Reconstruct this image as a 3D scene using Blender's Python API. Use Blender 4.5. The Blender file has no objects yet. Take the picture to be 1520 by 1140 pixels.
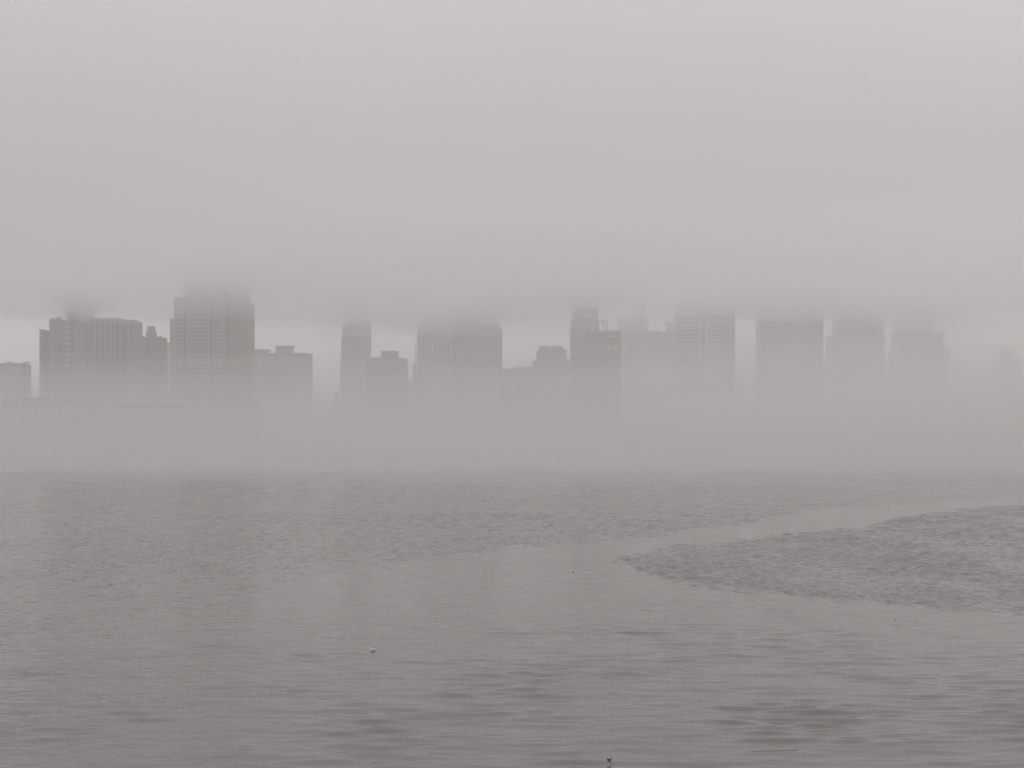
import bpy, math, random
import numpy as np

# ------------------------------------------------------------------ camera, sky, light
scene = bpy.context.scene
COL = scene.collection
F = 2250.0            # focal length in photo pixels (1520 wide)
CAM_H = 15.0
HY = 662.0            # photo row of the true horizon
cam_d = bpy.data.cameras.new('camera')
cam = bpy.data.objects.new('camera', cam_d)
COL.objects.link(cam)
cam.location = (0, 0, CAM_H)
cam.rotation_euler = (math.radians(90), 0, 0)
cam_d.sensor_width = 36.0
cam_d.lens = 36.0 * F / 1520.0
cam_d.shift_y = (HY - 570.0) / 1520.0
cam_d.clip_start = 0.5
cam_d.clip_end = 30000
scene.camera = cam

SUN_EL, SUN_AZ = math.radians(48), math.radians(150)
world = bpy.data.worlds.new('World')
scene.world = world
world.use_nodes = True
wn, wl = world.node_tree.nodes, world.node_tree.links
wn.clear()
out = wn.new('ShaderNodeOutputWorld')
bg = wn.new('ShaderNodeBackground')
bg.inputs['Strength'].default_value = 0.1
sky = wn.new('ShaderNodeTexSky')
sky.sky_type = 'NISHITA'
sky.sun_disc = False
sky.sun_elevation = SUN_EL
sky.sun_rotation = SUN_AZ
sky.dust_density = 4.0
tc = wn.new('ShaderNodeTexCoord')
sep = wn.new('ShaderNodeSeparateXYZ')
ramp = wn.new('ShaderNodeValToRGB')          # overcast dome: about twice as bright overhead as at the horizon
ramp.color_ramp.elements[0].position = 0.0
ramp.color_ramp.elements[0].color = (0.53, 0.51, 0.495, 1)
ramp.color_ramp.elements[1].position = 1.0
ramp.color_ramp.elements[1].color = (1.0, 1.0, 1.0, 1)
amp = wn.new('ShaderNodeMix'); amp.data_type = 'RGBA'; amp.blend_type = 'MULTIPLY'
amp.inputs[0].default_value = 1.0
amp.inputs[7].default_value = (13.0, 12.72, 12.85, 1)
mixs = wn.new('ShaderNodeMix'); mixs.data_type = 'RGBA'
mixs.inputs[0].default_value = 0.06
wl.new(tc.outputs['Generated'], sep.inputs[0])
wl.new(sep.outputs['Z'], ramp.inputs[0])
cn = wn.new('ShaderNodeTexNoise'); cn.inputs['Scale'].default_value = 2.2; cn.inputs['Detail'].default_value = 3
cr_ = wn.new('ShaderNodeMapRange'); cr_.inputs['From Min'].default_value = 0.3; cr_.inputs['From Max'].default_value = 0.7
cr_.inputs['To Min'].default_value = 0.88; cr_.inputs['To Max'].default_value = 1.12
cm = wn.new('ShaderNodeMix'); cm.data_type = 'RGBA'; cm.blend_type = 'MULTIPLY'; cm.inputs[0].default_value = 1.0
wl.new(tc.outputs['Generated'], cn.inputs['Vector']); wl.new(cn.outputs['Fac'], cr_.inputs['Value'])
wl.new(ramp.outputs[0], cm.inputs[6]); wl.new(cr_.outputs[0], cm.inputs[7])
wl.new(cm.outputs[2], amp.inputs[6])
wl.new(amp.outputs[2], mixs.inputs[6])
wl.new(sky.outputs[0], mixs.inputs[7])
wl.new(mixs.outputs[2], bg.inputs['Color'])
wl.new(bg.outputs[0], out.inputs['Surface'])

# dense fog and full cloud cover: the dome of sky is the only light, no sun reaches the scene

vs = scene.view_settings
vs.view_transform = 'Standard'
vs.look = 'None'
vs.exposure = 0.33
vs.gamma = 1.0
vs.use_curve_mapping = False
cy = scene.cycles
cy.use_denoising = True
cy.use_adaptive_sampling = True
cy.adaptive_threshold = 0.02
cy.adaptive_min_samples = 64
cy.max_bounces = 5
cy.diffuse_bounces = 2
cy.glossy_bounces = 2
cy.transmission_bounces = 2
cy.volume_bounces = 2
cy.light_sampling_threshold = 0.0
cy.min_light_bounces = 4
cy.min_transparent_bounces = 256
cy.transparent_max_bounces = 256
cy.caustics_reflective = False
cy.caustics_refractive = False
cy.sample_clamp_indirect = 4.0

rng = np.random.default_rng(7)
random.seed(7)

# ------------------------------------------------------------------ helpers
def ZX(px, Y): return (px - 760.0) / F * Y
def ZZ(py, Y): return CAM_H - (py - HY) / F * Y
def on_water(px, py):
    Y = CAM_H * F / (py - HY)
    return ZX(px, Y), Y

class MB:
    """collects shapes of ONE mesh"""
    def __init__(s): s.v, s.f = [], []
    def box(s, x0, x1, y0, y1, z0, z1):
        b = len(s.v)
        s.v += [(x0,y0,z0),(x1,y0,z0),(x1,y1,z0),(x0,y1,z0),(x0,y0,z1),(x1,y0,z1),(x1,y1,z1),(x0,y1,z1)]
        s.f += [(b,b+3,b+2,b+1),(b+4,b+5,b+6,b+7),(b,b+1,b+5,b+4),(b+1,b+2,b+6,b+5),(b+2,b+3,b+7,b+6),(b+3,b,b+4,b+7)]
        return s
    def frustum(s, c, r0, r1, z0, z1, n=12, ry=1.0, ph=0.0):
        b = len(s.v)
        for r, z in ((r0, z0), (r1, z1)):
            for i in range(n):
                a = ph + 2*math.pi*i/n
                s.v.append((c[0]+r*math.cos(a), c[1]+ry*r*math.sin(a), z))
        s.f += [(b+i, b+(i+1) % n, b+n+(i+1) % n, b+n+i) for i in range(n)]
        s.f += [tuple(b+i for i in reversed(range(n))), tuple(b+n+i for i in range(n))]
        return s
    def bar(s, p, q, r, n=6):
        p, q = np.array(p, float), np.array(q, float)
        d = q-p; d /= np.linalg.norm(d)
        u = np.cross(d, (0, 0, 1)) if abs(d[2]) < .9 else np.cross(d, (1, 0, 0))
        u /= np.linalg.norm(u); w = np.cross(d, u)
        b = len(s.v)
        for e in (p, q):
            for i in range(n):
                a = 2*math.pi*i/n
                s.v.append(tuple(e + r*(math.cos(a)*u + math.sin(a)*w)))
        s.f += [(b+i, b+(i+1) % n, b+n+(i+1) % n, b+n+i) for i in range(n)]
        s.f += [tuple(b+i for i in reversed(range(n))), tuple(b+n+i for i in range(n))]
        return s
    def ellip_chain(s, rings, n=14):
        """a closed skin through rings (centre x,y,z, half width, half height) laid along x"""
        b = len(s.v)
        for (x, y, z, w, h) in rings:
            for i in range(n):
                a = 2*math.pi*i/n
                s.v.append((x, y + w*math.cos(a), z + h*math.sin(a)))
        m = len(rings)
        for k in range(m-1):
            for i in range(n):
                s.f.append((b+k*n+i, b+k*n+(i+1) % n, b+(k+1)*n+(i+1) % n, b+(k+1)*n+i))
        s.f += [tuple(b+i for i in reversed(range(n))), tuple(b+(m-1)*n+i for i in range(n))]
        return s
    def mesh(s, name):
        me = bpy.data.meshes.new(name)
        me.from_pydata([tuple(map(float, v)) for v in s.v], [], s.f)
        me.update()
        return me
    def build(s, name, mat, parent=None, kind=None, smooth=False):
        o = bpy.data.objects.new(name, s.mesh(name))
        o.data.materials.append(mat)
        if smooth:
            o.data.polygons.foreach_set('use_smooth', [True]*len(o.data.polygons))
        COL.objects.link(o)
        if parent is not None: o.parent = parent
        if kind: o['kind'] = kind
        return o

def empty(name, loc, label, cat, group=None):
    o = bpy.data.objects.new(name, None)
    COL.objects.link(o)
    o.location = loc
    o['label'], o['category'] = label, cat
    if group: o['group'] = group
    return o

def mat(name, col, rough=0.7, var=0.12, scale=0.05, metal=0.0, spec=0.5, bump=0.0):
    m = bpy.data.materials.new(name)
    m.use_nodes = True
    n, l = m.node_tree.nodes, m.node_tree.links
    p = n['Principled BSDF']
    p.inputs['Roughness'].default_value = rough
    p.inputs['Metallic'].default_value = metal
    p.inputs['Specular IOR Level'].default_value = spec
    g = n.new('ShaderNodeNewGeometry')
    t = n.new('ShaderNodeTexNoise')
    t.inputs['Scale'].default_value = scale
    t.inputs['Detail'].default_value = 5
    r = n.new('ShaderNodeMapRange')
    r.inputs['From Min'].default_value = 0.3
    r.inputs['From Max'].default_value = 0.7
    r.inputs['To Min'].default_value = 1 - var
    r.inputs['To Max'].default_value = 1 + var
    mx = n.new('ShaderNodeMix'); mx.data_type = 'RGBA'; mx.blend_type = 'MULTIPLY'
    mx.inputs[0].default_value = 1
    mx.inputs[6].default_value = (*col, 1)
    l.new(g.outputs['Position'], t.inputs['Vector'])
    l.new(t.outputs['Fac'], r.inputs['Value'])
    l.new(r.outputs[0], mx.inputs[7])
    l.new(mx.outputs[2], p.inputs['Base Color'])
    return m

def fog_mat(name, density, col=(0.9, 0.89, 0.88), aniso=0.0):
    m = bpy.data.materials.new(name)
    m.use_nodes = True
    n, l = m.node_tree.nodes, m.node_tree.links
    n.clear()
    o = n.new('ShaderNodeOutputMaterial')
    v = n.new('ShaderNodeVolumePrincipled')
    v.inputs['Color'].default_value = (*col, 1)
    v.inputs['Density'].default_value = density
    v.inputs['Density Attribute'].default_value = ''
    v.inputs['Anisotropy'].default_value = aniso
    l.new(v.outputs[0], o.inputs['Volume'])
    return m

M = dict(
    stone=mat('pale_stone', (0.30, 0.275, 0.255)),
    brick=mat('brown_brick', (0.20, 0.165, 0.145)),
    dark_brick=mat('dark_brick', (0.15, 0.13, 0.12)),
    concrete=mat('concrete', (0.27, 0.26, 0.25)),
    pale=mat('pale_concrete', (0.42, 0.40, 0.385)),
    white=mat('white_panel', (0.62, 0.61, 0.60)),
    glass=mat('dark_window_glass', (0.05, 0.055, 0.06), rough=0.12, var=0.3, scale=0.15),
    bluglass=mat('blue_green_curtain_glass', (0.13, 0.155, 0.16), rough=0.15, var=0.2, scale=0.1),
    metal=mat('grey_steel', (0.22, 0.22, 0.22), rough=0.45, metal=0.5),
    roofing=mat('dark_roofing', (0.09, 0.088, 0.085)),
    slate=mat('slate_roof', (0.10, 0.10, 0.105)),
    land=mat('paved_ground', (0.12, 0.115, 0.11), var=0.25, scale=0.02),
    timber=mat('wet_timber', (0.07, 0.06, 0.05), var=0.3, scale=0.6),
    feather_white=mat('white_feather', (0.72, 0.72, 0.70), rough=0.8, scale=20),
    feather_grey=mat('grey_feather', (0.28, 0.29, 0.30), rough=0.8, scale=20),
    feather_pale=mat('pale_grey_feather', (0.5, 0.51, 0.52), rough=0.8, scale=20),
    feather_dark=mat('dark_feather', (0.022, 0.020, 0.017), rough=0.7, scale=20),
    feather_brown=mat('brown_black_feather', (0.035, 0.030, 0.022), rough=0.7, scale=20),
    bill=mat('yellow_bill', (0.45, 0.30, 0.06), rough=0.5, scale=20),
    eye=mat('black_eye', (0.01, 0.01, 0.01), rough=0.2, scale=20),
)
lit = bpy.data.materials.new('lit_window')
lit.use_nodes = True
_p = lit.node_tree.nodes['Principled BSDF']
_p.inputs['Base Color'].default_value = (0.5, 0.45, 0.38, 1)
_p.inputs['Emission Color'].default_value = (1.0, 0.9, 0.75, 1)
_p.inputs['Emission Strength'].default_value = 0.45

# ------------------------------------------------------------------ water
def smoothstep(a, b, x):
    t = np.clip((x-a)/(b-a), 0, 1)
    return t*t*(3-2*t)

_nc = {}
def NOISE(seed):
    if seed not in _nc: _nc[seed] = np.random.default_rng(seed).random((257, 257))
    return _nc[seed]

def vnoise(x, y, seed):
    """smooth value noise in numpy"""
    r = NOISE(seed)
    xi, yi = np.floor(x).astype(int), np.floor(y).astype(int)
    fx, fy = x-xi, y-yi
    fx, fy = fx*fx*(3-2*fx), fy*fy*(3-2*fy)
    g = lambda i, j: r[(xi+i) % 257, (yi+j) % 257]
    return (g(0,0)*(1-fx)+g(1,0)*fx)*(1-fy) + (g(0,1)*(1-fx)+g(1,1)*fx)*fy

def build_water():
    rows = [20.0]
    while rows[-1] < 1320.0:
        r_ = rows[-1]
        rows.append(r_*(1.012 if r_ < 60 else 1.0016 if 120 < r_ < 340 else 1.0023 if r_ < 700 else 1.004))
    rows = np.array([-400.0, -150.0, -40.0, 0.0] + rows)
    rows[-1] = 1320.0
    NC = 700
    u = np.linspace(-1, 1, NC)
    u = 0.80*u + 0.20*u**9            # fine in the middle, coarse far out to the sides
    half = np.maximum(np.abs(rows), 60.0)*0.47 + 40
    X = u[None, :]*half[:, None]
    X[:, 0] = -4500; X[:, -1] = 4500
    Y = np.repeat(rows[:, None], NC, 1)
    # where on the river the wind has roughened the surface (outlines read off the photograph, laid on the water)
    Ys = np.maximum(Y, 22.0)
    px = 760 + X/Ys*F
    py = HY + CAM_H*F/Ys
    nse = vnoise(X*0.06, Y*0.025, 1) - 0.5
    nse2 = vnoise(X*0.25, Y*0.1, 2) - 0.5
    nse3 = vnoise(X*0.012, Y*0.006, 3) - 0.5
    scale_y = (py - HY)/150.0
    nse4 = vnoise(X*1.1, Y*0.35, 4) - 0.5
    pj = py + (nse*5 + nse2*7 + nse4*8)*scale_y
    c1 = np.interp(px, [-200, 0, 250, 480, 560, 650, 760, 900, 1000, 1100, 1150, 1200, 1300, 1520, 1900],
                       [1000, 960, 900, 846, 838, 832, 815, 802, 794, 779, 768, 758, 748, 739, 732])
    soft = np.interp(px, [0, 300, 480, 620, 1500], [75, 55, 20, 4.0, 3.0])
    A = (1 - smoothstep(-soft, soft, pj - c1))
    A *= smoothstep(706, 716, pj + nse3*10)
    A *= np.clip(0.80 + 0.9*nse3 + 0.4*nse, 0.25, 1.1)
    up = np.interp(px, [905, 918, 1000, 1100, 1200, 1300, 1350, 1400, 1520, 1900], [833, 827, 808, 800, 793, 779, 768, 759, 751, 738])
    lo = np.interp(px, [905, 925, 950, 1000, 1100, 1200, 1300, 1400, 1520, 1900], [833, 834, 853, 865, 876, 889, 897, 903, 907, 915])
    sl = np.interp(px, [900, 1520], [5, 5])
    B = smoothstep(-3, 3, pj - up)*(1 - smoothstep(-sl, sl, pj - lo))*(px > 900)
    B *= np.clip(0.95 + 0.7*nse3 + 0.6*nse + 0.5*nse2, 0.35, 1.25)
    far = 1 - smoothstep(700, 714, py)
    streak = smoothstep(0.05, 0.25, vnoise(X*0.004, Y*0.045, 5) - 0.5)
    ripple = np.clip(0.66*A + 0.95*B + 0.13*far*streak, 0, 1.3)
    cats = smoothstep(0.08, 0.3, vnoise(X*0.03, Y*0.012, 6) - 0.5)
    ripple = np.maximum(ripple, 0.12*cats*(py > 840))
    # waves: a sum of travelling sines, short ones dropped where the sheet is too coarse for them
    dy = np.gradient(rows)[:, None]
    Z = np.zeros_like(X)
    burst = np.clip((0.65*vnoise(X*0.13+31, Y*0.14+7, 8) + 0.35*vnoise(X*0.05+3, Y*0.03+9, 10) - 0.46)*4.0, 0, 1)**1.2      # gusts: most of the calm water is nearly flat
    swell = 0.45 + 0.9*vnoise(X*0.02, Y*0.012, 9)
    warp = [1.6*vnoise(X*0.05, Y*0.05, 20+i) for i in range(5)]
    lee = 0.75 + 0.7*smoothstep(930, 1120, py)*smoothstep(300, 1200, px)
    def wave(lam, th, slope, i):
        k = 2*math.pi/lam
        keep = np.clip((lam/dy - 2.6)/1.4, 0, 1)
        return slope/k*keep*np.sin(k*(math.cos(th)*X + math.sin(th)*Y) + rng.random()*6.283 + warp[i % 5])
    Zs = np.zeros_like(X)
    for i in range(26):                                   # short wavelets that come in bursts
        Zs += wave(1.0*(3.4/1.0)**rng.random(), math.radians(88) + rng.normal(0, 0.26), 0.042, i)
    Zl = np.zeros_like(X)
    for i in range(16):                                   # longer swell
        Zl += wave(4.0*(11/4.0)**rng.random(), math.radians(84) + rng.normal(0, 0.35), 0.0085, i)
    Zr = np.zeros_like(X)
    for i in range(44):                                   # wind ripples of the roughened patches
        Zr += wave(0.75*(1.7/0.75)**rng.random(), math.radians(92) + rng.normal(0, 0.55), 0.070, i)
    for i in range(30):
        Zr += smoothstep(170, 330, Y)*wave(2.0*(7/2.0)**rng.random(), math.radians(92) + rng.normal(0, 0.6), 0.045, i)
    calm = np.clip(1 - ripple*1.5, 0, 1)
    near = smoothstep(835, 980, py)
    Z = Zs*(0.40 + 0.62*burst)*lee*calm*(0.16 + 0.84*near) + Zl*swell*(0.35 + 0.65*near) + Zr*ripple
    Z *= 1 - 0.7*smoothstep(500, 900, Y)
    Z = Z + 0.25*np.abs(Z)            # crests a little sharper than troughs
    def level(x, y):
        r = int(np.argmin(np.abs(rows - y)))
        return float(Z[r, int(np.argmin(np.abs(X[r] - x)))])
    nr = len(rows)
    me = bpy.data.meshes.new('river_water')
    me.vertices.add(nr*NC)
    me.vertices.foreach_set('co', np.stack([X, Y, Z], -1).astype(np.float32).ravel())
    r, c = np.meshgrid(np.arange(nr-1), np.arange(NC-1), indexing='ij')
    a0 = (r*NC + c).ravel()
    q = np.stack([a0, a0+1, a0+NC+1, a0+NC], -1).astype(np.int32)
    me.loops.add(q.size)
    me.loops.foreach_set('vertex_index', q.ravel())
    me.polygons.add(len(q))
    me.polygons.foreach_set('loop_start', np.arange(0, q.size, 4, dtype=np.int32))
    me.polygons.foreach_set('use_smooth', np.ones(len(q), bool))
    at = me.attributes.new('ripple', 'FLOAT', 'POINT')
    at.data.foreach_set('value', ripple.astype(np.float32).ravel())
    me.update(); me.validate()
    o = bpy.data.objects.new('river_water', me)
    COL.objects.link(o)
    o['kind'] = 'structure'
    m = bpy.data.materials.new('river_water')
    m.use_nodes = True
    n, l = m.node_tree.nodes, m.node_tree.links
    p = n['Principled BSDF']
    p.inputs['Base Color'].default_value = (0.122, 0.113, 0.105, 1)
    p.inputs['Roughness'].default_value = 0.13
    p.inputs['IOR'].default_value = 1.333
    g = n.new('ShaderNodeNewGeometry')
    att = n.new('ShaderNodeAttribute'); att.attribute_name = 'ripple'
    def slopes(scale, sy, detail, gain):
        mp = n.new('ShaderNodeMapping')
        mp.inputs['Scale'].default_value = (scale, scale*sy, scale)
        t = n.new('ShaderNodeTexNoise')
        t.inputs['Scale'].default_value = 1.0
        t.inputs['Detail'].default_value = detail
        t.inputs['Roughness'].default_value = 0.55
        sb = n.new('ShaderNodeVectorMath'); sb.operation = 'SUBTRACT'
        sb.inputs[1].default_value = (0.5, 0.5, 0.5)
        ml = n.new('ShaderNodeVectorMath'); ml.operation = 'MULTIPLY'
        ml.inputs[1].default_value = (gain, gain, 0)
        l.new(g.outputs['Position'], mp.inputs[0])
        l.new(mp.outputs[0], t.inputs['Vector'])
        l.new(t.outputs['Color'], sb.inputs[0])
        l.new(sb.outputs[0], ml.inputs[0])
        return ml.outputs[0]
    s1 = slopes(2.6, 0.4, 3, 1.2)            # wind ripples, about a metre
    s2 = slopes(0.6, 0.9, 4, 0.16)          # faint undulation everywhere
    s3 = slopes(0.8, 0.3, 3, 0.7)
    a13 = n.new('ShaderNodeVectorMath'); a13.operation = 'ADD'
    l.new(s1, a13.inputs[0]); l.new(s3, a13.inputs[1])
    sc = n.new('ShaderNodeVectorMath'); sc.operation = 'SCALE'
    l.new(a13.outputs[0], sc.inputs[0]); l.new(att.outputs['Fac'], sc.inputs['Scale'])
    ad = n.new('ShaderNodeVectorMath'); ad.operation = 'ADD'
    l.new(sc.outputs[0], ad.inputs[0]); l.new(s2, ad.inputs[1])
    ad2 = n.new('ShaderNodeVectorMath'); ad2.operation = 'ADD'
    l.new(ad.outputs[0], ad2.inputs[0]); l.new(g.outputs['Normal'], ad2.inputs[1])
    nm = n.new('ShaderNodeVectorMath'); nm.operation = 'NORMALIZE'
    l.new(ad2.outputs[0], nm.inputs[0])
    l.new(nm.outputs[0], p.inputs['Normal'])
    me.materials.append(m)
    return level
water_level = build_water()

# ------------------------------------------------------------------ far shore
SHORE = 1300.0
QZ = 2.4
MB().box(-6000, 6000, SHORE+1.2, 9000, -1.0, QZ).build('city_ground', M['land'], kind='structure')
q = empty('quay_wall', (0, SHORE, 0), 'long low concrete quay wall along the far waterline', 'quay wall')
for i in range(46):
    MB().box(-920+40*i+0.05, -880+40*i-0.05, 0, 1.15, -1.0, QZ-0.3).build('wall_panel', M['concrete'], q)
MB().box(-930, 930, -0.15, 1.15, QZ-0.296, QZ+0.3).build('coping', M['pale'], q)

pier = empty('timber_pier', (0, 1186, 0), 'low dark pier jutting from the shore below the pale flat-roofed riverside building', 'pier')
PX1 = ZX(145, 1186)
MB().box(PX1-330, PX1, 0, SHORE-1186-0.5, 1.3, 2.5).build('deck', M['timber'], pier)
MB().box(PX1-330, PX1+0.1, -0.25, -0.003, 1.0, 2.7).build('fender_beam', M['timber'], pier)
pile_me = MB().frustum((0, 0), 0.25, 0.22, -1.0, 1.25, n=8).mesh('pile'); pile_me.materials.append(M['timber'])
for i in range(56):
    o = bpy.data.objects.new('pile', pile_me); COL.objects.link(o); o.parent = pier
    o.location = (PX1-1-6*i, 0.6, 0)
hut = empty('pier_hut', (ZX(55, 1215), 1215, 2.5), 'small white hut on the deck of the dark pier', 'hut')
MB().box(-1.8, 1.8, 0, 2.6, 0, 2.3).build('wall', M['white'], hut)
MB().box(-2.0, 2.0, -0.2, 2.8, 2.3, 2.5).build('roof', M['metal'], hut)
MB().box(-0.5, 0.4, -0.05, -0.003, 0, 1.95).build('door', M['roofing'], hut)

# ------------------------------------------------------------------ buildings
def span(px0, px1, D, dep):
    """silhouette columns in the photo -> x range at the real distance, the receding side included"""
    x0 = ZX(px0, D if px0 < 760 else D+dep)
    x1 = ZX(px1, D+dep if px1 < 760 else D)
    return x0, x1

def facade(t, x0, x1, y0, y1, z0, z1, wall, floor=3.5, bay=4.0, pier=1.4, band=1.5, proud=0.35, glass=None, style='grid', parapet=1.2):
    """a tower body: dark glass behind a frame of floor bands and piers that stand proud of it, on all four sides (local coordinates)"""
    glass = glass or M['glass']
    MB().box(x0, x1, y0, y1, z0, z1-0.02).build('glazing', glass, t)
    n = max(1, int((z1-z0)/floor))
    if style in ('grid', 'band'):
        b = MB()
        for k in range(n):
            z = z0 + k*floor
            b.box(x0-proud, x1+proud, y0-proud, y1+proud, z, min(z+band, z1-0.05))
        b.build('floor_band', wall, t, kind='stuff')
    if style in ('grid', 'rib'):
        b = MB()
        pr = proud + (0.12 if style == 'grid' else 0.25)
        for a0, a1, ax in ((x0, x1, 0), (y0, y1, 1)):
            m = max(1, int(round((a1-a0)/bay)))
            for k in range(m+1):
                c = a0 + (a1-a0)*k/m
                for s in (0, 1):
                    if ax == 0:
                        yy = (y0-pr, y0-0.003) if s == 0 else (y1+0.003, y1+pr)
                        b.box(c-pier/2, c+pier/2, *yy, z0, z1-0.03)
                    else:
                        xx = (x0-pr, x0-0.003) if s == 0 else (x1+0.003, x1+pr)
                        b.box(*xx, c-pier/2, c+pier/2, z0, z1-0.03)
        b.build('pier', wall, t, kind='stuff')
    MB().box(x0-proud-0.3, x1+proud+0.3, y0-proud-0.3, y1+proud+0.3, z1, z1+parapet).build('parapet', wall, t)

def building(name, label, px0, px1, D, dep, group=None):
    x0, x1 = span(px0, px1, D, dep)
    t = empty(name, ((x0+x1)/2, D, QZ), label, 'building', group)
    return t, x0, x1
def lx(t, px, D): return ZX(px, D) - t.location.x
def lz(py, D): return ZZ(py, D) - QZ

def block(t, px0, px1, top, D, dep, wall, z0=0.0, back=0.0, **kw):
    """one storeyed volume of building t given by its columns and top row in the photo"""
    x0, x1 = span(px0, px1, D+back, dep)
    facade(t, x0-t.location.x, x1-t.location.x, back, back+dep, z0, lz(top, D+back)-kw.get('parapet', 1.2), wall, **kw)
    return x0-t.location.x, x1-t.location.x

def solid(t, name, px0, px1, top, bot, D, m, y0=4, y1=14):
    x0, x1 = span(px0, px1, D+y0, y1-y0)
    return MB().box(x0-t.location.x, x1-t.location.x, y0, y1, lz(bot, D+y0), lz(top, D+y0)).build(name, m, t)

def balconies(t, x, side, y0, y1, ztop, zbot, pitch, m, out=1.6, n_max=60):
    me = MB().box(0, out, y0, y1, 0, 0.25).box(out-0.12, out, y0, y1, 0.253, 1.25).box(0, out-0.123, y0, y0+0.12, 0.253, 1.25).mesh('balcony')
    me.materials.append(m)
    z = ztop
    k = 0
    while z > zbot and k < n_max:
        o = bpy.data.objects.new('balcony', me); COL.objects.link(o); o.parent = t
        o.location = (x, 0, z); o.scale.x = side
        z -= pitch; k += 1

# -- left end
D = 1420
t, a, b = building('apartment_block', 'grey-brown block with notched parapet rising behind the riverside building at the pier', -60, 45, D, 26)
block(t, -60, 45, 539, D, 26, M['stone'], bay=3.4, pier=1.5, band=1.7)
for p0, p1, tp in ((-30, -12, 536.5), (10, 19, 536.8), (34, 44.6, 537)):
    solid(t, 'roof_housing', p0, p1, tp, 538.5, D, M['brick'], 1, 10)

D = 1330
t, a, b = building('riverside_building', 'wide pale flat-roofed riverside building with a dark parapet behind the pier', -90, 113, D, 40)
block(t, -90, 113, 594.5, D, 40, M['pale'], bay=4.2, pier=1.9, band=1.9, floor=4.0)
x0, x1 = lx(t, 29, D), lx(t, 112, D)
MB().box(x0, x1, -0.9, 20, lz(594.3, D)+0.05, lz(591.2, D)).build('roof_screen', M['roofing'], t)
for i in range(5):
    MB().box(x0+6+8.5*i, x0+8+8.5*i+(i % 3), 4, 8, lz(591.2, D)+0.01, lz(591.2, D)+0.7+0.5*(i % 2)).build('roof_unit', M['metal'], t)

D = 1345
t, a, b = building('terraced_building', 'long low pale building with horizontal terraces at the foot of the tallest tower', 114, 384, D, 30)
x0, x1 = block(t, 114, 384, 598, D, 30, M['concrete'], band=2.5, floor=3.6, style='band')
for i, (p0, p1, py) in enumerate(((150, 345, 594), (150, 345, 600.5), (170, 384, 607), (120, 384, 613.5), (120, 384, 620), (120, 384, 627))):
    MB().box(lx(t, p0, D), lx(t, p1, D), -1.9, -0.4, lz(py, D)-0.9 if i else lz(599, D), lz(py, D)).build('terrace', M['pale'], t)

D = 1425
t, a, b = building('stepped_tower', 'brown slab tower with a lower left step beside the pale-balconied glass tower', 60, 98, D, 30)
block(t, 60, 74.5, 488.5, D, 26, M['brick'], bay=3.0, pier=1.6, band=1.7, floor=3.2)
block(t, 74.6, 98, 472.5, D, 30, M['brick'], bay=3.0, pier=1.6, band=1.7, floor=3.2, back=1.0)
solid(t, 'roof_housing', 84, 92, 470.0, 472.4, D, M['brick'], 6, 16)

D = 1400
t, a, b = building('glass_tower', 'blue-green glass tower with a stack of pale balconies climbing its left corner', 97, 139, D, 32)
block(t, 99, 139, 436, D, 32, M['metal'], bay=3.6, pier=0.4, band=0.5, floor=3.3, proud=0.15, glass=M['bluglass'])
balconies(t, lx(t, 96, D), 1, -1.6, 8, lz(444, D), lz(600, D), 5.2, M['pale'], out=5.6)
MB().box(lx(t, 105.3, D), lx(t, 106.4, D), -1.2, -0.2, 0, lz(440, D)).build('fin', M['roofing'], t)
MB().box(lx(t, 109.3, D), lx(t, 110.2, D), -1.2, -0.2, 0, lz(440, D)).build('fin', M['roofing'], t)

D = 1470
t, a, b = building('slab_tower', 'dark broad slab tower with faint vertical piers behind the pale-balconied glass tower', 136, 210, D, 30)
block(t, 134, 190, 472, D, 30, M['brick'], bay=5.2, pier=1.8, band=1.2, style='rib')
block(t, 190.2, 210, 474.5, D, 28, M['brick'], bay=5.2, pier=1.8, band=1.2, style='rib', back=1.5)

D = 1510
t, a, b = building('setback_tower', 'mid-height brown block with a stepped water-tank house on its roof', 206, 250, D, 26)
block(t, 206, 247, 499.5, D, 26, M['dark_brick'], bay=3.2, pier=1.5, band=1.7)
block(t, 247.1, 250, 507, D, 20, M['dark_brick'], bay=3.2, pier=1.5, band=1.7, back=3)
solid(t, 'tank_house', 216.5, 233, 491, 499.3, D, M['dark_brick'], 4, 16)
solid(t, 'tank_house_top', 218.5, 231, 484, 491.02, D, M['dark_brick'], 6, 14)
solid(t, 'roof_housing', 237, 240, 498, 499.3, D, M['dark_brick'], 4, 8)

# -- the main tower with its punched windows
D = 1380
t, a, b = building('stepped_skyscraper', 'tallest pale stone tower with rows of punched windows, stepped shoulders and cloud-hidden top', 252, 378, D, 60)
P = M['stone']
def mt(name, px0, px1, top, y0, y1, bot=None, m=P):
    x0, x1 = lx(t, px0, D+y0), lx(t, px1, D+y0)
    return MB().box(x0, x1, y0, y1, 0 if bot is None else lz(bot, D), lz(top, D+y0)).build(name, m, t)
mt('shoulder', 252, 258, 472, 5, 34)
mt('wing', 258, 271, 441, 2.0, 36)
mt('front_wall', 271.0, 276.6, 422, 1.6, 36)
mt('front_wall', 276.6, 311.2, 422, 0.6, 36)
mt('front_wall', 311.2, 315.2, 428, 1.6, 36)
mt('front_wall', 315.2, 333.8, 428, 0.6, 36)
mt('recess_wall', 333.8, 339, 434, 5, 44, m=M['dark_brick'])  # dark brick colour stands in for shade inside the recess
SIDE = MB().box(lx(t, 339, D+8), ZX(378, D+46)-t.location.x, 8, 46, 0, lz(447, D+8)).build('side_wing', M['brick'], t)  # same tower; the browner tone paints in the shade of its side face
mt('crown', 279, 366, 416, 8.5, 33, bot=452)
mt('crown_cap', 292, 352, 405, 11, 30, bot=416)
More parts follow.
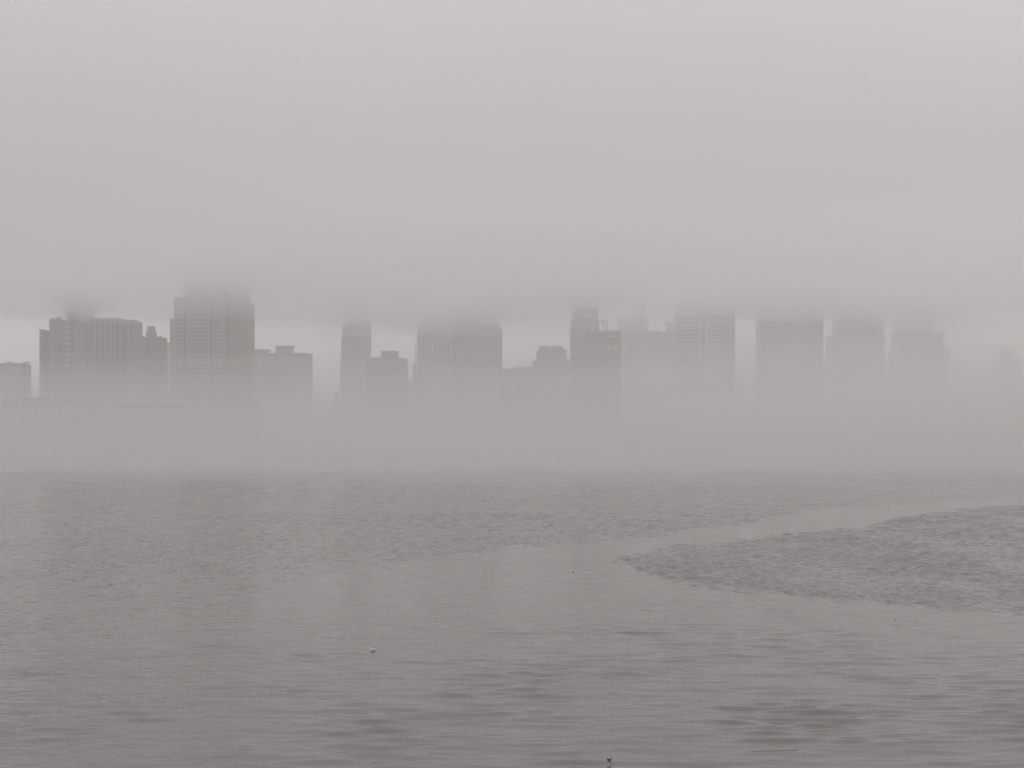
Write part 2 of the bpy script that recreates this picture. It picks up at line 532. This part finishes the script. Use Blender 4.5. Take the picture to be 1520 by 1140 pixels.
MB().bar((lx(t, 322, D+20), 20, lz(406, D+20)), (lx(t, 322, D+20), 20, lz(388, D+20)), 0.35).build('mast', M['metal'], t)
rb = MB()
for i in range(9):
    x = lx(t, 341.5+4.0*i, D+8)
    rb.box(x-0.35, x+0.35, 7.6, 7.997, 0, lz(449, D+8))
rb.build('pier', M['dark_brick'], t, kind='stuff')
pane = MB().box(-0.42, -0.06+0.02, -0.10, -0.003, -0.95, 0.95).box(0.04, 0.42, -0.10, -0.003, -0.95, 0.95)
pane = MB()
for s in (-1, 1):
    pane.box(0.08 if s > 0 else -0.95, 0.95 if s > 0 else -0.08, -0.05, -0.003, -0.95, 0.95)
win_me = pane.mesh('window'); win_me.materials.append(M['glass'])
sur = MB()          # a stone surround stands proud of every window row, so the panes sit back in the wall
cols = [(263.6, 2.0), (269.0, 2.0)] + [(279.8+5.43*i, 0.6) for i in range(6)] + [(318.3, 0.6), (323.7, 0.6), (330.0, 0.6)]
rest = MB()
PITCH = 6.1
for ci, (cx, yo) in enumerate(cols):
    x = lx(t, cx, D+yo)
    for r in range(39):
        py = 450.0 + PITCH*r
        if py > 676: break
        z = lz(py, D+yo)
        if r < 25:
            o = bpy.data.objects.new('window', win_me); COL.objects.link(o); o.parent = t
            o.location = (x, yo, z)
        else:
            for s in (-1, 1):
                rest.box(x+(0.08 if s > 0 else -0.95), x+(0.95 if s > 0 else -0.08), yo-0.05, yo-0.003, z-0.95, z+0.95)
    for s in (-1, 1):
        sur.box(x+s*1.28-0.28, x+s*1.28+0.28, yo-0.45, yo-0.003, 0, lz(446, D+yo))
for p0, p1, yo in ((260.5, 272, 2.0), (277, 310.5, 0.6), (315.6, 333, 0.6)):
    for r in range(39):
        py = 450.0 + PITCH*(r+0.5)
        sur.box(lx(t, p0, D+yo), lx(t, p1, D+yo), yo-0.30, yo-0.003, lz(py, D+yo)-0.6, lz(py, D+yo)+0.6)
sur.build('window_surround', P, t, kind='stuff')
rest.build('window', M['glass'], t, kind='stuff')
for cx in (281, 286.4, 291.8, 297.2, 302.6, 308):     # tall slots under the crown
    x = lx(t, cx, D+0.6)
    MB().box(x-0.5, x+0.5, 0.25, 0.597, lz(446, D), lz(426, D)).build('slot_window', M['glass'], t)
for cx in (273.9, 313.2):
    x = lx(t, cx, D+1.6)
    MB().box(x-1.0, x+1.0, 1.3, 1.597, 0, lz(445, D)).build('recess_shade_strip', M['glass'], t)  # dark strip down each recess, standing in for the shade there

# -- balcony block right of it
D = 1600
t, a, b = building('balcony_block', 'dark apartment block beside the tallest tower, saw-toothed with balconies, square roof house', 378, 464, D, 28)
block(t, 376, 398, 520, D, 24, M['dark_brick'], bay=4.2, pier=1.4, band=1.3, floor=2.75)
MB().box(lx(t, 376, D), lx(t, 398.8, D), -1.2, 22, lz(520.2, D)+0.01, lz(518.6, D)).build('cornice', M['dark_brick'], t)
x0, x1 = block(t, 398.1, 463, 524.2, D, 28, M['dark_brick'], bay=5.2, pier=1.5, band=1.3, floor=2.75, back=1.5)
solid(t, 'roof_house', 409, 436, 514.4, 524, D, M['dark_brick'], 6, 20)
MB().box(lx(t, 408.6, D+6), lx(t, 436.2, D+6), 5.5, 20.4, lz(514.4, D+6)+0.01, lz(513.9, D+6)+0.5).build('roof_cap', M['roofing'], t)
balconies(t, x1+0.3, 1, 4, 12, lz(528.0, D), lz(640, D), 2.75, M['dark_brick'], out=2.3)
MB().bar((lx(t, 444, D+5), 5, lz(524, D)), (lx(t, 444, D+5), 5, lz(520.4, D)), 0.3).build('vent_pipe', M['metal'], t)
for i in range(22):
    MB().box(lx(t, 384, D), lx(t, 391, D), -1.5, -0.55, lz(526+3.9*i, D), lz(526+3.9*i, D)+1.0).build('balcony_front', M['pale'], t)

# -- little spire
D = 1500
t, a, b = building('church', 'small church with a steep pointed spire in the gap between the towers', 470, 505, D, 24)
x0, x1 = lx(t, 492, D), lx(t, 504, D)
MB().box(x0, x1, 0, 8, 0, lz(606, D)).build('tower', M['brick'], t)
sp = MB(); c = ((x0+x1)/2, 4)
sp.frustum(c, (x1-x0)/2*1.15, 0.15, lz(606, D)+0.01, lz(579.5, D), n=8, ph=math.pi/8)
sp.build('spire', M['slate'], t)
MB().bar((c[0], c[1], lz(581, D)), (c[0], c[1], lz(577, D)), 0.1).build('finial', M['metal'], t)
nx0, nx1 = lx(t, 469, D), lx(t, 491.8, D)
MB().box(nx0, nx1, 1, 22, 0, lz(618, D)).build('nave', M['brick'], t)
rf = MB(); zb, zt = lz(618, D)+0.01, lz(605, D)
rf.v = [(nx0-.5, 0.3, zb), (nx1, 0.3, zb), (nx1, 22.7, zb), (nx0-.5, 22.7, zb), (nx0-.5, 11.5, zt), (nx1, 11.5, zt)]
rf.f = [(0, 3, 2, 1), (0, 1, 5, 4), (2, 3, 4, 5), (1, 2, 5), (3, 0, 4)]
rf.build('roof', M['slate'], t)
for i in range(4):
    x = nx0 + 2.2 + 3.6*i
    MB().box(x-0.7, x+0.7, 0.7, 0.997, 8, 18).build('window', M['glass'], t)

D = 1660
t, a, b = building('slim_tower', 'slim grey tower rising into the cloud above the church spire', 505.5, 550, D, 30)
block(t, 505.5, 550, 537.5, D, 32, M['stone'], bay=3.4, pier=1.4, band=1.6)
block(t, 507.2, 550, 500.5, D, 30, M['stone'], bay=3.4, pier=1.4, band=1.6, z0=lz(540, D), back=0.8)
block(t, 509.3, 550, 446, D, 28, M['stone'], bay=3.4, pier=1.4, band=1.6, z0=lz(503, D), back=1.6)

D = 1520
t, a, b = building('balcony_tower', 'squat dark apartment tower with toothed balconies and a flat roof house with a mast', 543, 605, D, 26)
x0, x1 = block(t, 544, 604, 532, D, 26, M['dark_brick'], bay=4.4, pier=1.5, band=1.3, floor=2.75)
solid(t, 'roof_ledge', 553, 566, 530.4, 531.9, D, M['dark_brick'], 3, 18)
solid(t, 'roof_house', 566, 592, 521.6, 531.9, D, M['dark_brick'], 5, 19)
MB().bar((lx(t, 566.7, D+5), 5.5, lz(522, D)), (lx(t, 566.7, D+5), 5.5, lz(519, D)), 0.25).build('mast', M['metal'], t)
solid(t, 'roof_cap', 565.6, 592.4, 521.0, 521.58, D, M['roofing'], 4.6, 19.4)
balconies(t, x1+0.35, 1, 3, 11, lz(535, D), lz(640, D), 2.75, M['dark_brick'], out=2.1)
balconies(t, x0-0.35, -1, 3, 11, lz(535, D), lz(640, D), 2.75, M['concrete'], out=1.0)
solid(t, 'annex', 605.5, 612, 565, 686, D, M['dark_brick'], 2, 22)

D = 1690
t, a, b = building('ribbed_tower', 'broad ribbed tower with balconies stepping up its left edge into the cloud', 611, 682, D, 34)
block(t, 611.5, 682, 571, D, 36, M['pale'], bay=4.0, pier=1.3, style='rib')
block(t, 613.2, 682, 540, D, 34, M['pale'], bay=4.0, pier=1.3, style='rib', z0=lz(574, D), back=0.6)
x0, x1 = block(t, 620.5, 682, 470, D, 32, M['pale'], bay=4.0, pier=1.3, style='rib', z0=lz(543, D), back=1.2)
balconies(t, x0-0.35, -1, 2, 8, lz(495, D), lz(513, D), 3.0, M['concrete'], out=1.6)
balconies(t, x0-0.35, -1, 2, 8, lz(514, D), lz(539, D), 3.0, M['concrete'], out=4.0)

D = 1640
t, a, b = building('twin_tower', 'dark ribbed tower overlapping the broad ribbed tower, its shoulders fading into cloud', 672, 745, D, 34)
block(t, 672, 745, 487, D, 34, M['dark_brick'], bay=3.8, pier=1.4, style='rib')
block(t, 676, 741, 466, D, 30, M['dark_brick'], bay=3.8, pier=1.4, style='rib', z0=lz(489, D), back=1.0)
block(t, 686, 733, 446, D, 26, M['dark_brick'], bay=3.8, pier=1.4, style='rib', z0=lz(468, D), back=2.0)

D = 1560
t, a, b = building('low_block', 'low block with a flat dark roof filling the gap beside the round-topped building', 746, 796, D, 26)
block(t, 740, 761.5, 547, D, 24, M['stone'], bay=3.6, pier=1.2, style='rib')
block(t, 761.6, 796, 554, D, 26, M['stone'], bay=3.0, pier=1.0, style='rib', back=1)
solid(t, 'roof_storey', 763.2, 795, 545.5, 554, D, M['dark_brick'], 3, 20)
for p0, p1, tp in ((770, 773, 542.5), (777, 779, 541), (783, 790, 543.5)):
    solid(t, 'roof_unit', p0, p1, tp, 545.6, D, M['metal'], 6, 12)

D = 1600
t, a, b = building('round_topped_building', 'pale ribbed building with a dark rounded crown of ducts on its roof', 791, 848, D, 30)
block(t, 791, 847, 535, D, 30, M['stone'], bay=2.9, pier=1.0, style='rib')
c0, c1 = lx(t, 796.5, D+5), lx(t, 841, D+5)
MB().box(c0, c1, 5, 25, lz(535, D)+0.01, lz(520, D)).build('crown_storey', M['dark_brick'], t)
prof = [(800, 520), (800, 516.6), (803, 513.5), (807, 513), (809.5, 515), (811.5, 513), (814, 512.4), (816, 515.2), (820, 515.4), (823, 513.2), (829, 512.8), (833, 513.6), (835, 515.5), (838, 517.6), (838.5, 520)]
cr = MB()
for y in (6, 22):
    for px, py in prof: cr.v.append((lx(t, px, D+6), y, lz(py, D+6)+0.02))
k = len(prof)
cr.f = [tuple(range(k)), tuple(reversed(range(k, 2*k)))] + [(i, i+k, (i+1) % k+k, (i+1) % k) for i in range(k)]
cr.build('crown_cap', M['dark_brick'], t)
for px in (801.5, 806, 812.5, 826):
    MB().frustum((lx(t, px, D+8), 9), 1.1, 0.9, lz(514.5, D), lz(511.8, D), n=10).build('duct', M['metal'], t)
solid(t, 'shoulder', 841.3, 845, 532, 535, D, M['stone'], 5, 20)

D = 1520
t, a, b = building('chamfered_glass_tower', 'blue-green glass tower with a slanting roof edge dissolving into cloud above the roof frame', 847, 889, D, 32)
block(t, 847, 889, 474, D, 32, M['metal'], bay=3.4, pier=0.45, proud=0.15, style='rib', glass=M['bluglass'])
x0, x1 = lx(t, 849, D+32), lx(t, 888, D)
w = MB(); zb = lz(473.9, D)+0.02
w.v = [(x0, 1, zb), (x1, 1, zb), (x1, 31, zb), (x0, 31, zb), (x0, 1, lz(446, D)), (x1, 1, lz(456, D)), (x1, 31, lz(440, D)), (x0, 31, lz(428, D))]
w.f = [(0,3,2,1), (4,5,6,7), (0,1,5,4), (1,2,6,5), (2,3,7,6), (3,0,4,7)]
w.build('slanted_top', M['bluglass'], t)
MB().bar((lx(t, 870, D), -1.2, lz(467.5, D)), (lx(t, 891, D), -1.2, lz(475.5, D)), 0.9).build('roof_edge_beam', M['white'], t)

D = 1450
t, a, b = building('roof_frame_block', 'brown windowed block crowned by an open steel frame, with a few pale lit windows', 869, 921, D, 28)
x0, x1 = block(t, 869, 920.5, 493, D, 28, M['brick'], bay=3.3, pier=1.5, band=1.8, floor=3.3)
solid(t, 'roof_storey', 884, 921, 490.8, 492.2, D, M['brick'], 2, 20)
MB().box(lx(t, 882, D), lx(t, 902, D), -0.9, -0.5, lz(495.4, D), lz(493.8, D)).build('roof_beam', M['roofing'], t)
fz0, fz1 = lz(491, D+4), lz(476.2, D+4)
fx = [lx(t, p, D+4) for p in (886.2, 896.5, 901.6)]
for x in fx:
    for y in (4, 14):
        MB().bar((x, y, fz0-1), (x, y, fz1), 0.42).build('frame_post', M['metal'], t)
for y in (4, 14):
    MB().bar((fx[0]-0.4, y, fz1), (fx[-1]+0.4, y, fz1), 0.35).build('frame_beam', M['metal'], t)
    MB().bar((lx(t, 876.5, D+4), y, fz0+2), (fx[0], y, fz1-1), 0.35).build('frame_brace', M['metal'], t)
for x in fx:
    MB().bar((x, 4, fz1), (x, 14, fz1), 0.3).build('cross_beam', M['metal'], t)
for px, py in ((907.3, 499.3), (911.5, 499.3), (903.5, 515.5), (911.5, 516), (915.5, 515.7), (916.3, 541)):
    x, z = lx(t, px, D), lz(py, D)
    MB().box(x-0.75, x+0.75, -0.62, -0.50, z-0.7, z+0.7).build('lit_window', lit, t)

# -- right half, thinning into the fog
D = 1850
t, a, b = building('distant_tower', 'faint grey tower standing in the mist behind the block with the steel roof frame', 917, 960, D, 36)
block(t, 917, 960, 462, D, 36, M['brick'], bay=4.2, pier=1.8, band=1.6)
t, a, b = building('distant_block', 'faint notched block in the mist left of the banded tower', 950, 1002, 1780, 34)
block(t, 950, 1002, 492, 1780, 34, M['brick'], bay=4.2, pier=1.8, band=1.6)
for p0, p1, tp in ((960, 967, 490), (972, 976, 489), (988, 999, 478)):
    solid(t, 'roof_housing', p0, p1, tp, 491.9, 1780, M['brick'], 5, 18)

D = 1620
t, a, b = building('banded_tower', 'tower striped with pale horizontal floor bands and a dark vertical seam', 1000, 1090, D, 34)
for (p0, p1, bk) in ((1000, 1040, 0.0), (1048.2, 1071, 0.0)):
    x0, x1 = span(p0, p1, D+bk, 34); x0 -= t.location.x; x1 -= t.location.x
    MB().box(x0+0.4, x1-0.4, bk+0.4, bk+33, 0, lz(446, D)).build('glazing', M['glass'], t)
    me = MB().box(x0, x1, bk-0.3, bk+33.4, 0, 1.7).mesh('floor_band'); me.materials.append(M['pale'])
    for k in range(42):
        o = bpy.data.objects.new('floor_band', me); COL.objects.link(o); o.parent = t
        o.location.z = lz(450, D) - 4.05*k
        if o.location.z < 0.5: o.location.z = 0.02*k; break
x0, x1 = span(1040.2, 1048, D+4, 24)
MB().box(x0-t.location.x, x1-t.location.x, 4, 28, 0, lz(440, D)).build('lift_shaft', M['dark_brick'], t)
block(t, 1071.5, 1090, 448, D, 30, M['brick'], bay=5.0, pier=1.6, style='rib', back=1.2)

D = 1680
t, a, b = building('misty_slab', 'broad dark slab tower in the mist right of the banded tower', 1122, 1222, D, 34)
block(t, 1122, 1222, 428, D, 34, M['dark_brick'], bay=4.6, pier=1.6, band=1.5, style='band')
D = 1740
t, a, b = building('misty_stepped_tower', 'misty tower with a stepped left shoulder beside the broad dark slab tower', 1226, 1313, D, 36)
block(t, 1226, 1313, 497, D, 36, M['dark_brick'], bay=4.6, pier=1.6, band=1.5, style='band')
block(t, 1236, 1311.5, 442, D, 32, M['dark_brick'], bay=4.6, pier=1.6, band=1.5, style='band', z0=lz(499, D), back=1)
D = 1800
t, a, b = building('misty_tapered_tower', 'misty tower narrowing in steps, divided from its neighbour by a thin bright slit', 1319, 1411, D, 36)
block(t, 1319.5, 1410, 516, D, 36, M['dark_brick'], bay=4.6, pier=1.6, band=1.5, style='band')
block(t, 1322, 1402, 492, D, 33, M['dark_brick'], bay=4.6, pier=1.6, band=1.5, style='band', z0=lz(518, D), back=1)
block(t, 1328, 1386, 455, D, 30, M['dark_brick'], bay=4.6, pier=1.6, band=1.5, style='band', z0=lz(494, D), back=2)
D = 1950
t, a, b = building('farthest_tower', 'barely visible pale ghost of a stepped tower, farthest and most faded of the skyline', 1476, 1514, D, 30)
block(t, 1476, 1514, 534, D, 30, M['dark_brick'], bay=4.6, pier=1.6, band=1.5, style='band')
block(t, 1481, 1505, 520, D, 26, M['dark_brick'], bay=4.6, pier=1.6, band=1.5, style='band', z0=lz(536, D), back=1)

# ------------------------------------------------------------------ birds
def swimmer(name, label, px, py, s, rz, mats, head_up, group=None):
    x, y = on_water(px, py)
    t = empty(name, (x, y, water_level(x, y) + 0.015), label, 'bird', group)
    t.rotation_euler.z = rz; t.scale = (s, s, s)
    body, wing, billm = mats
    m = MB()      # one skin: tail, body, neck, head along x
    m.ellip_chain([(-.24,0,.10,.008,.008), (-.19,0,.09,.045,.025), (-.12,0,.065,.075,.06), (-.03,0,.05,.092,.078), (.06,0,.05,.085,.078),
                   (.12,0,.075,.06,.07), (.145,0,.12+head_up*.2,.038,.05), (.155,0,.15+head_up*.6,.034,.045), (.165,0,.19+head_up,.040,.042), (.20,0,.195+head_up,.036,.034), (.225,0,.19+head_up,.012,.014)])
    m.build('body', body, t, smooth=True)
    MB().ellip_chain([(.215,0,.188+head_up,.012,.013), (.25,0,.183+head_up,.009,.009), (.275,0,.175+head_up,.003,.004)], n=8).build('bill', billm, t, smooth=True)
    for sd in (-1, 1):
        MB().ellip_chain([(.08,sd*.075,.075,.012,.02), (.02,sd*.088,.085,.016,.045), (-.08,sd*.072,.095,.018,.04), (-.18,sd*.045,.112,.014,.018), (-.27,sd*.02,.122,.004,.006)], n=10).build('wing', wing, t, smooth=True)
        MB().ellip_chain([(.182,sd*.034,.20+head_up,.003,.003), (.188,sd*.036,.20+head_up,.006,.007), (.196,sd*.034,.20+head_up,.003,.003)], n=8).build('eye', M['eye'], t, smooth=True)
    return t
swimmer('gull', 'white gull with grey wings floating on the calm water', 553.5, 966.5, 1.15, math.radians(160), (M['feather_white'], M['feather_pale'], M['bill']), 0.0)
swimmer('duck', 'blackish duck with raised head and tail riding the open swell, largest of the dark ducks', 904.5, 1132, 0.62, math.radians(-25), (M['feather_brown'], M['feather_dark'], M['feather_dark']), 0.01)

swimmer('small_duck', 'tiny dark duck on the bright slick by the point of the dark ripple patch', 851, 849.5, 0.5, math.radians(20), (M['feather_brown'], M['feather_dark'], M['feather_dark']), 0.0)
swimmer('small_duck', 'tiny dark duck on the calm water just in front of the dark ripple patch', 1328.5, 920.0, 0.42, math.radians(60), (M['feather_brown'], M['feather_dark'], M['feather_dark']), 0.0)

def flyer(label, px, py, D, rz, bank):
    t = empty('flying_gull', (ZX(px, D), D, ZZ(py, D)), label, 'bird')
    t.rotation_euler = (bank, 0, rz)
    m = MB().ellip_chain([(-.24,0,0,.05,.008), (-.14,0,0,.05,.04), (0,0,0,.07,.07), (.12,0,.01,.055,.055), (.19,0,.02,.04,.04), (.23,0,.02,.012,.012), (.27,0,.012,.004,.005)], n=10)
    m.build('body', M['feather_grey'], t, smooth=True)
    for s in (-1, 1):
        w = MB()
        st = [(.0, .06, .10, .02), (.25, .10, .09, .12), (.42, .05, .07, .11), (.62, -.06, .015, .05)]
        for (yy, xc, hw, zz) in st:
            for dx, dz in ((hw, 0), (0, .012), (-hw, 0), (0, -.008)):
                w.v.append((xc+dx, s*yy, zz+dz))
        for k in range(3):
            for i in range(4):
                w.f.append((4*k+i, 4*k+(i+1) % 4, 4*k+4+(i+1) % 4, 4*k+4+i))
        w.f += [(3, 2, 1, 0), (12, 13, 14, 15)]
        w.build('wing', M['feather_dark'], t)
flyer('dark gull on spread wings flying low over the water before the pale riverside building', 84.5, 670, 640, math.radians(75), math.radians(10))
flyer('dark gull flying high in front of the brown slab tower with the lower left step', 66.4, 559.5, 760, math.radians(30), math.radians(25))

# ------------------------------------------------------------------ air
def undulating_slab(name, mtl, x0, x1, y0, y1, zb, zt, ab, at_, nx, ny, wl_, seed, taper=0.0, back=None):
    """a closed layer of fog: top and bottom sheets that roll gently; taper pulls it thin towards its near edge"""
    xs, ys = np.linspace(x0, x1, nx), np.linspace(y0, y1, ny)
    X, Y = np.meshgrid(xs, ys)
    def und(sd):
        return (vnoise(X/wl_+500, Y/wl_+500, sd)-.5)*1.4 + (vnoise(X/wl_*2.3+500, Y/wl_*2.3+500, sd+1)-.5)*.6
    ZB = zb + ab*und(seed) + (6*smoothstep(100, 420, X) if ab > 0.01 else 0)
    ZT = np.maximum(zt + at_*und(seed+7) + (24*smoothstep(-150, 350, X) if ab < 0.01 else 0), ZB+1)
    if taper > 0:
        kf = smoothstep(0, taper, Y-y0)
        mid = zb if ab < 0.01 else zt
        ZT = ZB + (ZT-ZB)*kf + 0.5 if ab < 0.01 else ZT
        ZB = ZB if ab < 0.01 else ZT - (ZT-ZB)*kf - 0.5
    if back:
        kb = 1 - smoothstep(back[0], back[1], Y + 420*(vnoise(X/420+300, Y/420+300, seed+11) - 0.5))
        ZB = ZT - (ZT-ZB)*kb - 0.4
    n = nx*ny
    v = np.concatenate([np.stack([X, Y, ZB], -1).reshape(-1, 3), np.stack([X, Y, ZT], -1).reshape(-1, 3)])
    f = []
    idx = lambda r, c: r*nx+c
    for r in range(ny-1):
        for c in range(nx-1):
            f.append((idx(r,c), idx(r+1,c), idx(r+1,c+1), idx(r,c+1)))
            f.append((n+idx(r,c), n+idx(r,c+1), n+idx(r+1,c+1), n+idx(r+1,c)))
    for c in range(nx-1):
        f.append((idx(0,c), idx(0,c+1), n+idx(0,c+1), n+idx(0,c)))
        f.append((idx(ny-1,c+1), idx(ny-1,c), n+idx(ny-1,c), n+idx(ny-1,c+1)))
    for r in range(ny-1):
        f.append((idx(r+1,0), idx(r,0), n+idx(r,0), n+idx(r+1,0)))
        f.append((idx(r,nx-1), idx(r+1,nx-1), n+idx(r+1,nx-1), n+idx(r,nx-1)))
    me = bpy.data.meshes.new(name)
    me.from_pydata(v.tolist(), [], f)
    me.materials.append(mtl)
    o = bpy.data.objects.new(name, me)
    COL.objects.link(o)
    o['kind'] = 'stuff'
    return o

FOG = (0.998, 0.978, 0.963)
CLOUD = (0.94, 0.943, 0.94)
hz = MB().box(-6500, 6500, -2500, 2300, -2.0, 214).build('haze', fog_mat('haze', 0.00068, FOG), kind='stuff')
hz['label'] = 'thin grey haze filling the air over the river'; hz['category'] = 'haze'
# the low fog bank hugging the far shore: rolling layers, each lower and denser
fb = empty('fog_bank', (0, 0, 0), 'low grey fog bank lying along the far shore', 'fog'); fb['kind'] = 'stuff'
for i, (top, y0, dn) in enumerate(((90, 760, .0005), (74, 760, .0008), (59, 760, .0013), (45, 780, .0022), (28, 800, .0034))):
    o = undulating_slab('fog_layer', fog_mat('fog_layer', dn, FOG), -5000, 5000, y0, 2280, -1.5, top, 0.0, 20, 110, 30, 230, 40+3*i, taper=420)
    o.parent = fb
# a thicker drift of mist that closes in over the eastern half of the skyline
for pl, dn in (([(-260, 1350), (150, 1120), (900, 800), (5000, 700), (5000, 2290), (-900, 2290), (-700, 1900), (-400, 1650)], .0008),
               ([(180, 1330), (420, 1080), (900, 860), (5000, 750), (5000, 2295), (120, 2295), (90, 1700)], .0004)):
    vm = MB()
    for z in (-1.2 + 400*(dn-.0008), 205 - 20000*(.0008-dn)):
        for (x, y) in pl: vm.v.append((x, y, z))
    k = len(pl)
    vm.f = [tuple(reversed(range(k))), tuple(range(k, 2*k))] + [(i, (i+1) % k, (i+1) % k+k, i+k) for i in range(k)]
    vm.build('mist_drift', fog_mat('mist_drift', dn, FOG), fb)
# the low cloud deck the towers run into
cd = empty('low_cloud', (0, 0, 0), 'low stratus cloud swallowing the tower tops', 'cloud'); cd['kind'] = 'stuff'
for i, (zb, dn) in enumerate(((127, .0011), (140, .0027), (154, .0042))):
    o = undulating_slab('cloud_layer', fog_mat('cloud_layer', dn, CLOUD), -6000, 6000, -2000, 2500, zb, 205-3*i, 17, 2, 100, 60, 330, 80+3*i, back=(1500, 1980))
    o.parent = cd

# ragged scraps of the same cloud hanging round the tower tops
def scrap(px, py, D, rx, ry, rz, dn, seed):
    for j, k in enumerate((1.0, 0.6)):
        n, m = 20, 12
        b = MB()
        cx, cy_, cz = ZX(px, D), D, ZZ(py, D)
        r_ = np.random.default_rng(seed)
        ph = r_.random(6)*6.28
        for i in range(1, m):
            la = math.pi*i/m - math.pi/2
            for q_ in range(n):
                lo_ = 2*math.pi*q_/n
                w = k*(1 + 0.16*math.sin(2*lo_+ph[0]) + 0.12*math.sin(3*lo_+ph[1]+2*la) + 0.10*math.sin(4*la+ph[2]))
                b.v.append((cx+rx*w*math.cos(la)*math.cos(lo_), cy_+ry*w*math.cos(la)*math.sin(lo_), cz+rz*w*math.sin(la)))
        t0 = len(b.v); b.v += [(cx, cy_, cz-rz*k), (cx, cy_, cz+rz*k)]
        for i in range(m-2):
            for q_ in range(n):
                b.f.append((i*n+q_, i*n+(q_+1) % n, (i+1)*n+(q_+1) % n, (i+1)*n+q_))
        for q_ in range(n):
            b.f.append((t0, (q_+1) % n, q_)); b.f.append((t0+1, (m-2)*n+q_, (m-2)*n+(q_+1) % n))
        b.build('cloud_scrap', fog_mat('cloud_scrap', dn*1.3, CLOUD), cd)
for a_ in ((118, 446, 1375, 34, 60, 17, .011, 1), (345, 408, 1350, 70, 60, 17, .006, 2), (528, 455, 1600, 60, 60, 22, .007, 3),
           (640, 462, 1620, 75, 60, 22, .007, 4), (735, 452, 1560, 70, 60, 20, .006, 5), (868, 438, 1460, 60, 60, 15, .009, 6),
           (1150, 436, 1560, 110, 70, 22, .005, 7), (1290, 452, 1620, 100, 70, 24, .005, 8), (1390, 462, 1680, 90, 70, 26, .005, 9)):
    scrap(*a_)
